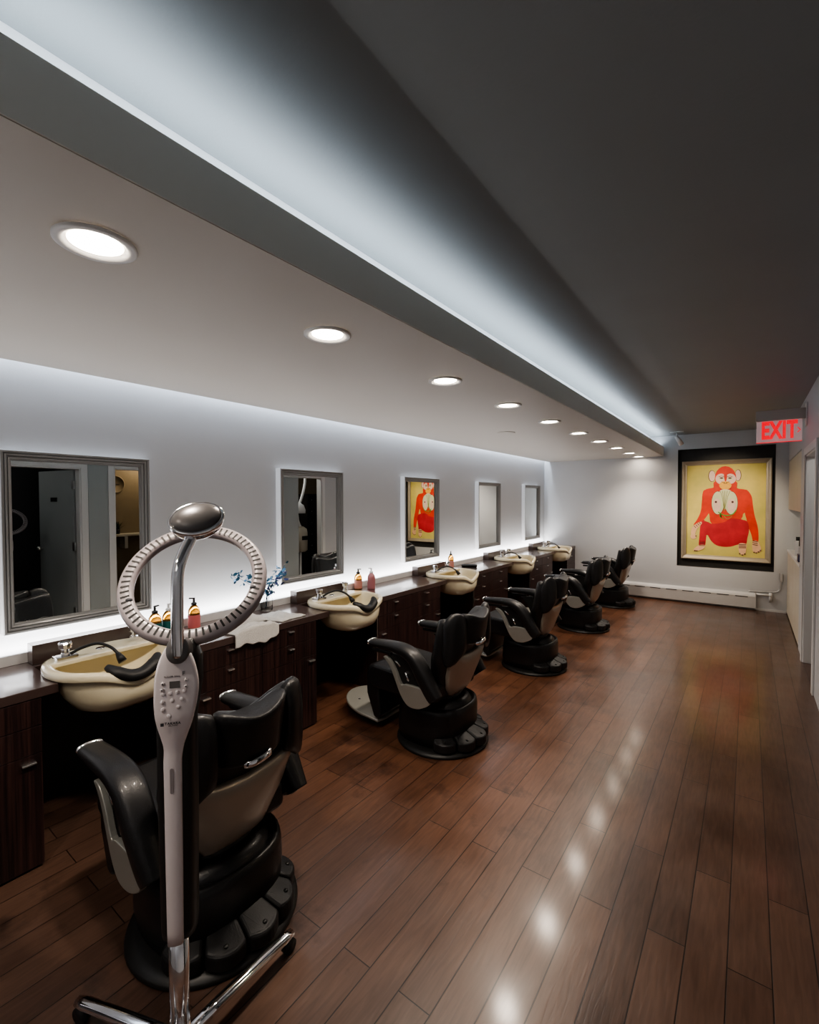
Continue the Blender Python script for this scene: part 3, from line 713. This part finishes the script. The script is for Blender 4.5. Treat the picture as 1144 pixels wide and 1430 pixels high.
towel(-2.80,-2.62,1.64,1.90,ZC,'heaped pale grey towel seen through the ring, behind the others',3,hump=.055,th=.02)
towel(-2.60,-2.42,1.56,1.88,ZC,'crumpled pale towel hanging over the counter edge',5,drape=1,hump=.012,th=.015,rot=.05)
towel(-2.76,-2.50,1.915,2.13,ZC,'flat pale towel in front of the flower vase',9,amp=.008,rot=.12,th=.012)
t=thing('flower_vase','clear glass bottle vase of blue flowers standing behind the towels','vase',(-2.86,2.09,ZC))
MB().lathe([(.001,.001),(.040,.001),(.043,.006),(.043,.08),(.034,.115),(.022,.14),(.024,.160),(.022,.160),(.020,.14),(.032,.114),(.041,.079),(.041,.008),(.001,.006)],n=28).build('vase_glass','glass',t)
rnd=random.Random(4); m=MB(); lf=MB(); pf=MB(); pw=MB()
tips=[(-.06,-.20,.27),(-.02,-.13,.24),(.0,-.08,.20),(.05,.03,.215),(.06,.10,.245),(.0,.13,.27),(.03,.0,.17),(-.03,.07,.22),(.04,-.02,.145)]
for k,tp in enumerate(tips):
    b0=Vector((rnd.uniform(-.012,.012),rnd.uniform(-.012,.012),.012)); mid=Vector((tp[0]*.25,tp[1]*.25,.14)); P=catmull([b0,mid,Vector(tp)],6); m.tube(P,.0016,6)
    for q in range(16):
        c=Vector(tp)+Vector([rnd.gauss(0,.022) for _ in range(3)]); sz=rnd.uniform(.012,.021)
        mb=pf if k in(3,4,6,8) and q<7 else (pw if q%4==0 else lf)
        n_=Vector([rnd.gauss(0,1) for _ in range(3)]).normalized(); a_=n_.orthogonal().normalized(); b_=n_.cross(a_)
        vs=[mb.b.verts.new(c+a_*sz*cos(w_)+b_*sz*.6*sin(w_)+n_*.003*cos(2*w_)) for w_ in [2*PI*i/8 for i in range(8)]]; mb._f(vs,True)
m.build('stems','leaf',t); lf.build('leaves','leaf',t); pf.build('blooms','petal',t); pw.build('pale_blooms','petalw',t)

# ------------------------------------------------------------------ painting
PX0,PX1,PZ0,PZ1=-.845,.270,.683,2.200
t=thing('framed_painting','large framed painting of a seated red ape on yellow, in a black niche','painting',((PX0+PX1)/2,YB+ND-.002,PZ0))
W=(PX1-PX0)/2; Hh=PZ1-PZ0; 
def rc_(a,y): return [(-W+a,-y,a),(W-a,-y,a),(W-a,-y,Hh-a),(-W+a,-y,Hh-a)]
m=MB(); pr=[(0,0),(0,.045),(.012,.052),(.03,.046),(.05,.032),(.066,.028),(.070,.012)]
for (a0,y0),(a1,y1) in zip(pr,pr[1:]): m.loft([rc_(a0,y0),rc_(a1,y1)],False,False,sm=False)
m.build('picture_frame','paleframe',t)
cw=W-.068; ch0=.068; chh=Hh-.136
mats=['canvas','red','crimson','peach','facepink','orangey','palegreen','olive','green','ochre']
m=MB(); lay=[0]
m.mi=0; m.box(-cw,cw,-.014,-.002,ch0,ch0+chh)
def cv(x,y):
    v=(y-235)/(1175-235); xl=150-12*v; xr=1000-10*v; u_=(x-xl)/(xr-xl)
    yt=235-35*u_; yb=1175+45*u_; v=(y-yt)/(yb-yt)
    return (-cw+2*cw*u_, ch0+chh*(1-v))
def poly(mi,pts,smooth=True):
    lay[0]+=1; y=-.0143-.00012*lay[0]
    P=catmull([(a,b,0) for a,b in pts],4,True) if smooth else [Vector((a,b,0)) for a,b in pts]
    vs=[]
    for p in P:
        x,z=cv(p.x,p.y); vs.append(m.b.verts.new((x,y,z)))
    m.mi=mats.index(mi); f=m._f(vs)
    if f: bmesh.ops.triangulate(m.b,faces=[f])
def ell(mi,cx,cy,rx,ry,n=20): poly(mi,[(cx+rx*cos(2*PI*i/n),cy+ry*sin(2*PI*i/n)) for i in range(n)],False)
def stroke(mi,pts,w=4):
    P=catmull([(a,b,0) for a,b in pts],5); L_=[];R_=[]
    for i,p in enumerate(P):
        d=(P[min(i+1,len(P)-1)]-P[max(i-1,0)]).normalized(); n_=Vector((-d.y,d.x,0))*w/2; L_.append(p+n_); R_.append(p-n_)
    poly(mi,[(q.x,q.y) for q in L_+R_[::-1]],False)
ell('ochre',430,342,40,62); ell('facepink',432,342,35,57); ell('ochre',713,332,34,62); ell('facepink',711,332,29,57)
poly('red',[(350,490),(324,540),(318,640),(302,730),(262,810),(225,860),(262,880),(310,840),(350,800),(392,745),(430,680),(440,520)])
poly('red',[(790,485),(850,550),(868,660),(884,760),(912,860),(925,960),(918,1050),(872,1040),(850,960),(822,890),(805,820),(785,740),(760,600)])
poly('red',[(465,400),(450,462),(360,486),(330,560),(345,680),(400,745),(430,850),(600,900),(740,850),(765,745),(840,700),(850,560),(800,490),(700,468),(690,400)])
poly('crimson',[(322,822),(360,812),(430,850),(560,835),(640,795),(750,805),(812,830),(828,920),(812,1000),(795,1070),(720,1072),(640,1095),(560,1098),(480,1080),(420,1030),(378,966),(365,1020),(352,1085),(288,1085),(290,990),(300,880)])
ell('red',578,362,116,126)
ell('facepink',532,372,62,56); ell('facepink',632,370,58,54); ell('orangey',577,440,66,46)
poly('red',[(562,320),(596,320),(588,390),(570,390)])
for ex in (535,626):
    ell('palegreen',ex,368,30,16); ell('ochre',ex,363,20,8); stroke('ochre',[(ex-30,350),(ex,342),(ex+30,352)],5)
ell('ochre',566,412,7,4); ell('ochre',590,412,7,4); stroke('ochre',[(535,400),(578,420),(620,398)],4); stroke('ochre',[(520,478),(575,490),(640,474)],5)
ell('facepink',577,506,62,24)
for cx_ in (496,641):
    ell('ochre',cx_,628,71,126); ell('palegreen',cx_,628,67,122)
ell('facepink',488,650,42,70); ell('facepink',645,655,45,72)
poly('palegreen',[(520,500),(640,500),(610,600),(572,700),(545,600)]); 
for sx_ in (520,545,570,600,630): stroke('olive',[(sx_,498),(sx_*.5+285,570),(566,720)],5)
ell('ochre',475,618,13,12); ell('ochre',655,618,13,12)
stroke('green',[(500,725),(545,752),(600,762),(660,745),(695,700)],11); stroke('green',[(530,730),(520,770),(560,800)],8); stroke('olive',[(560,760),(600,800),(650,770)],6)
poly('canvas',[(345,818),(392,752),(418,842)],False); poly('canvas',[(745,802),(782,742),(802,800)],False)
ell('peach',222,985,34,30); poly('peach',[(215,880),(300,830),(318,850),(265,905),(232,975),(195,960)])
poly('peach',[(290,1080),(352,1080),(345,1110),(300,1135),(225,1140),(240,1110)]); poly('peach',[(722,1065),(796,1065),(800,1120),(790,1170),(750,1180),(725,1150)]); poly('peach',[(868,1035),(918,1040),(950,1110),(940,1150),(880,1155),(862,1110)])
for k in range(4):
    stroke('ochre',[(228+k*20,872-k*12),(252+k*18,895-k*14)],7); stroke('ochre',[(290,1035+k*16),(352,1040+k*15)],6 if k%2 else 4)
    if k<3: stroke('ochre',[(722,1072+k*17),(798,1074+k*16)],8); stroke('ochre',[(864,1030+k*20),(916,1044+k*18)],8)
for fx,fy in ((240,1138),(262,1140),(732,1170),(760,1184),(785,1172),(880,1155),(902,1160),(925,1150),(945,1135),(252,982)): ell('ochre',fx,fy,9,6,10)
m.build('canvas',mats,t)
# track spot over the painting
t=thing('track_spotlight','small white track spotlight on the ceiling before the painting','light',(-.87,7.86,H))
MB().box(-.09,.09,-.03,.03,-.012,-.001).build('mount_plate','steel',t)
MB().tube([(0,0,-.012),(0,0,-.06),(.02,.02,-.085)],.010,10).build('stem','white',t)
MB().tube([(-.005,-.01,-.075),(.03,.035,-.135),(.055,.07,-.185)],[.026,.032,.036],18).build('lamp_head','white',t)
sl=bpy.data.lights.new('painting_spot','SPOT'); sl.energy=75; sl.spot_size=1.0; sl.spot_blend=1; sl.color=(1,.83,.6); sl.shadow_soft_size=.03
so=bpy.data.objects.new('painting_spot',sl); C.objects.link(so); so.location=(-.40,6.7,2.5)
so.rotation_euler=(Vector((-.3,YB,1.45))-Vector(so.location)).to_track_quat('-Z','Y').to_euler()

# ------------------------------------------------------------------ exit sign
t=thing('exit_sign','lit red EXIT sign with right arrow, bracketed from the right wall','sign',(XR,5.9,2.18))
MB().box(-.40,-.012,-.025,.025,.212,.315).build('canopy','exitcan',t,bevel=.003)
MB().box(-.012,-.001,-.06,.06,.14,.36).build('wall_plate','steel',t,bevel=.003)
face=MB().box(-.392,-.035,-.004,.004,0,.211).build('acrylic_face','exitface',t,bevel=.002)
Rx=Matrix.Rotation(PI/2,4,'X')
MB().box(-.392,-.035,-.0045,.0045,-.006,-.0005).build('lit_edge','exitred',t)
tm=text_mesh('lettering','EXIT',.235,'exitred',t,Matrix.Translation((-.213,-.006,.108))@Rx,extrude=.001,bold=.009,sx=.56,space=1.05)
MB().tube([(-.070,-.006,.130),(-.050,-.006,.106),(-.070,-.006,.082)],.0045,6).build('arrow','exitred',t)
pl=bpy.data.lights.new('sign_glow','POINT'); pl.energy=.06; pl.color=(1,.1,.12); pl.shadow_soft_size=.05
po=bpy.data.objects.new('sign_glow',pl); C.objects.link(po); po.location=(.22,5.8,2.2)

# ------------------------------------------------------------------ heater and pipes
t=thing('baseboard_heater','long white baseboard heater along the far wall','heater',(0,YB-.001,0))
hx0,hx1=-2.40,.10
MB().prism([(0,.03),(-.058,.03),(-.062,.20),(-.050,.225),(-.02,.247),(0,.247)],lambda y,z:(hx0,y,z),lambda y,z:(hx1,y,z)).build('heater_cover','heater',t,bevel=.003)
for k in range(11):
    xa=hx1-.09-k*.225
    MB().box(xa-.15,xa,-.0635,-.0615,.186,.196).build('vent_slot','darkslot',t)
MB().box(hx1-.003,hx1+.004,-.064,0,.02,.25).build('end_cap','heater',t)
struct(MB().box(.108,XR,YB-.012,YB-.001,.0,.03).build('baseboard_back','white'))
MB().tube([(.106,0,.235),(.255,0,.235)],.014,12).build('pipe','white',t,loc=(0,-.029,0))
MB().tube([(.27,0,.27),(.27,0,.14)],[.02,.016],12).build('valve','white',t,loc=(0,-.029,0))
MB().tube([(.255,0,.235),(.285,0,.235)],.026,14).build('valve_nut','white',t,loc=(0,-.029,0))
t=thing('wall_conduit','grey thin conduit rising to a small box beside the painting niche','conduit',(0,YB-.012,0))
MB().tube(catmull([(.02,0,.275),(.10,0,.273),(.29,0,.284),(.35,0,.30),(.378,0,.35),(.384,0,.45)],6),.007,10).build('conduit_tube','steel',t)
MB().box(.368,.402,-.014,.010,.44,.56).build('junction_box','steel',t,bevel=.004)

# ------------------------------------------------------------------ kitchenette in right wall
KX=XR+.36
struct(MB().box(KX,KX+.03,6.40,YB,0,2.2).build('wall_kitchen_back','panelgrey'))
struct(MB().box(XR+WT,KX,6.36,6.42,0,H).build('wall_kitchen_side','wall'))
t=thing('wall_cabinet','cream built-in upper cabinet in the right wall near the far corner','cabinet',(XR,0,0))
MB().box(.022,.355,6.425,YB-.004,1.462,2.135).build('carcass','creamdoor',t)
ys=[6.43,6.90,7.37,7.84,YB-.006]
for a,b_ in zip(ys,ys[1:]): MB().box(.002,.021,a+.004,b_-.004,1.465,2.130).build('door','creamdoor',t,bevel=.004)
t=thing('floor_cabinet','cream built-in lower cabinet with white counter in the right wall','cabinet',(XR,0,0))
MB().box(.022,.355,6.425,YB-.004,.0,.872).build('carcass','creamdoor',t)
for a,b_ in zip(ys,ys[1:]): MB().box(.002,.021,a+.004,b_-.004,.02,.868).build('door','creamdoor',t,bevel=.004)
MB().box(-.004,.355,6.425,YB-.004,.873,.903).build('worktop','white',t,bevel=.003)
t=thing('white_bottle','tall white bottle with black cap on the cream cabinet counter','bottle',(XR+.06,7.42,.9035))
MB().lathe([(.001,0),(.036,0),(.038,.01),(.038,.17),(.028,.19)],n=20).build('bottle_body','white',t)
MB().lathe([(.030,.19),(.030,.235),(.001,.236)],n=16).build('cap','blackp',t)
t=thing('white_bottle','shorter white bottle standing right of the tall one','bottle',(XR+.06,7.05,.9035))
MB().lathe([(.001,0),(.036,0),(.038,.01),(.038,.13),(.028,.15)],n=20).build('bottle_body','white',t)
MB().lathe([(.026,.15),(.026,.215),(.001,.216)],n=16).build('cap','blackp',t)
o=MB().box(XR+.004,XR+.06,6.66,6.82,.9035,.985).build('storage_box','navy',bevel=.004); tag(o,'small navy blue box on the edge of the cream cabinet counter','box')

# ------------------------------------------------------------------ beyond the right wall (seen in the mirrors)
# open grey door, hinged at y=2.03
t=thing('door_1','x','door',(XR+WT+.02,2.0,0),0); 
for k in ('label','category'): del t[k]
t['kind']='structure'
dm=MB().box(0,.04,-.78,0,.01,1.985); dm.build('door_leaf','panelgrey',t,bevel=.003)
for z in (.25,1.05,1.8): MB().box(-.014,-.001,-.02,.03,z-.05,z+.05).build('hinge','steel',t)
MB().lathe([(.012,0),(.012,.03),(.026,.04),(.026,.06),(.001,.065)],n=16).build('handle','steel',t,matrix=Matrix.Translation((-.002,-.70,1.0))@Matrix.Rotation(-PI/2,4,'Y'))
MB().box(-.005,-.001,-.50,-.36,1.60,1.65).build('door_plate','blackp',t)
t.rotation_euler=(0,0,math.radians(79)); t.location=(XR+WT+.03,2.02,0)
# sliding door panel in third opening
o=MB().box(XR+.02,XR+.055,5.016,5.37,.005,2.01).build('door_2','panelgrey',bevel=.003); o['kind']='structure'
# tan room: shelf, plant, clock
t=thing('wall_shelf','pale wall shelf seen in the nearest mirror, under a clock','shelf',(XR+1.0,2.85,1.10))
MB().box(-.28,-.001,-.35,.35,0,.03).build('board','creamdoor',t,bevel=.003); MB().box(-.2,-.001,-.02,.02,-.18,-.001).build('bracket','steel',t)
t=thing('potted_plant','dark leafy potted plant on the shelf, seen in the nearest mirror','plant',(XR+.86,2.75,1.1305))
MB().lathe([(.001,0),(.035,0),(.045,.07),(.04,.07),(.001,.06)],n=18).build('pot','blackp',t)
m=MB()
for k in range(60):
    a=random.uniform(0,6.28); e=random.uniform(.3,1.5); l=random.uniform(.06,.14); d=Vector((cos(a)*cos(e),sin(a)*cos(e),sin(e))); p=Vector((0,0,.06)); q=p+d*l; s=d.cross(Vector((.2,.1,1))).normalized()*.010
    m._f([m.b.verts.new(p),m.b.verts.new(p+d*l*.5+s),m.b.verts.new(q),m.b.verts.new(p+d*l*.5-s)])
m.build('leaves',mat('dark_leaf',(.012,.035,.012),.5),t)
t=thing('wall_clock','round wall clock on the tan wall, seen in the nearest mirror','clock',(XR+.999,2.78,1.85))
mr=Matrix.Rotation(-PI/2,4,'Y')
MB().lathe([(.13,0),(.13,.02),(.115,.025),(.115,.012),(.001,.012)],n=32).build('clock_case','tan',t,matrix=mr)
MB().box(-.022,-.014,-.003,.003,0,.08).box(-.022,-.014,0,.06,-.003,.003).build('clock_hands','blackp',t)
# room with tall black cabinets and a white steamer
t=thing('drawer_cabinet','tall black drawer cabinet seen in the second mirror','cabinet',(XR+1.5,6.52,0))
MB().box(-.35,.2,.0,.55,0,1.75).build('carcass','blackcab',t)
for k in range(7):
    d=MB().box(-.37,-.351,.01,.54,.02+k*.245,.255+k*.245).build('drawer','blackcab',t,bevel=.003)
    MB().ball((-.382,.10,.15+k*.245),.012,10,6).build('knob','chrome',d)
t=thing('tall_cupboard','tall cream cupboard door seen in the second mirror','cupboard',(XR+.40,6.29,0))
MB().box(0,.14,0,.06,0,2.1).build('side_panel','creamdoor',t,bevel=.003); MB().box(.01,.03,-.02,-.001,.9,1.1).build('handle','steel',t)
t=thing('hair_steamer','white hooded hair steamer on a stand, seen in the second mirror','hair steamer',(XR+.62,5.90,0))
MB().lathe([(.22,0),(.22,.03),(.03,.06),(.02,.07),(.02,.62)],n=24).build('stand','white',t)
m=MB(); m.loft([[(rx*math.copysign(abs(cos(a))**.6,cos(a)),ry*math.copysign(abs(sin(a))**.6,sin(a)),z) for a in [2*PI*i/28 for i in range(28)]] for rx,ry,z in ((.08,.07,.60),(.13,.11,.64),(.13,.11,.98),(.12,.10,1.05),(.05,.05,1.10))]); m.build('tank','creamdoor',t)
MB().box(-.135,-.131,-.07,.07,.84,.92).build('gauge','blackp',t)
MB().tube(catmull([(0,0,1.08),(.0,-.06,1.2),(.0,-.08,1.34)],5),.03,12).build('neck','white',t)
m=MB(); m.lathe([(.16,1.36),(.165,1.42),(.13,1.52),(.05,1.57),(.001,1.575)],0,-.08,n=24); m.build('hood','white',t)
P=catmull([(.05,.0,1.5),(.0,.05,1.7),(.0,.12,1.95),(.02,.14,2.2)],8); m=MB(); m.tube(P,[.024+.003*(i%2) for i in range(len(P))],12); m.build('hose','white',t)
# second processor in dark room
make_processor('hair_processor','second ring shaped hair processor, visible only in the nearest mirror',(XR+.62,1.50,0),(-1,-.15,0),[(20,.3),(110,.3),(200,.3),(290,.3)])
# rolling stool at the left edge
t=thing('rolling_stool','chrome foot of a stool at the lower left edge of the photo','stool',(-2.20,.10,0))
for k in range(5):
    a=math.radians(78+72*k); d=Vector((cos(a),sin(a),0))
    lo=MB().tube([d*.02+Vector((0,0,.10)),d*.15+Vector((0,0,.09)),d*.27+Vector((0,0,.06))],[.022,.019,.015],12).build('leg','chrome',t)
    MB().ball(tuple(d*.27+Vector((0,0,.0275))),(.024,.024,.027),12,8).build('caster','rubber',lo)
MB().lathe([(.03,.07),(.03,.12),(.018,.14),(.018,.40)],n=18).build('post','chrome',t)
MB().lathe([(.001,.40),(.15,.40),(.17,.42),(.17,.46),(.15,.48),(.001,.485)],n=32).build('seat','leather',t)

# ------------------------------------------------------------------ unseen fill lights without fixtures, in the other rooms / behind the camera
def point(name,loc,e,col,sz=.1):
    l=bpy.data.lights.new(name,'POINT'); l.energy=e; l.color=col; l.shadow_soft_size=sz; o=bpy.data.objects.new(name,l); C.objects.link(o); o.location=loc
point('side_room_fill',(XR+.7,3.2,2.3),9,(1,.8,.55))
point('dark_room_fill',(XR+.9,1.0,2.3),3,(1,.95,.9))
point('back_room_fill',(XR+.9,5.3,2.3),14,(1,.95,.88))
point('kitchen_fill',(XR+.2,7.3,1.40),1.2,(1,.9,.7),.03)
area('room_fill_light',(-.4,-1.6,2.55),(0,0,0),1.2,1.2,5,(1,.93,.86))
w=bpy.data.worlds.new('world'); bpy.context.scene.world=w; w.use_nodes=True
w.node_tree.nodes['Background'].inputs[0].default_value=(.02,.02,.022,1); w.node_tree.nodes['Background'].inputs[1].default_value=1
sc=bpy.context.scene
sc.view_settings.view_transform='AgX'
try: sc.view_settings.look='AgX - Medium High Contrast'
except Exception: pass
sc.view_settings.exposure=0.85
sc.cycles.max_bounces=8; sc.cycles.diffuse_bounces=5; sc.cycles.glossy_bounces=5; sc.cycles.transmission_bounces=6
sc.cycles.sample_clamp_indirect=6; sc.cycles.caustics_reflective=False; sc.cycles.caustics_refractive=False
sc.cycles.use_denoising=True
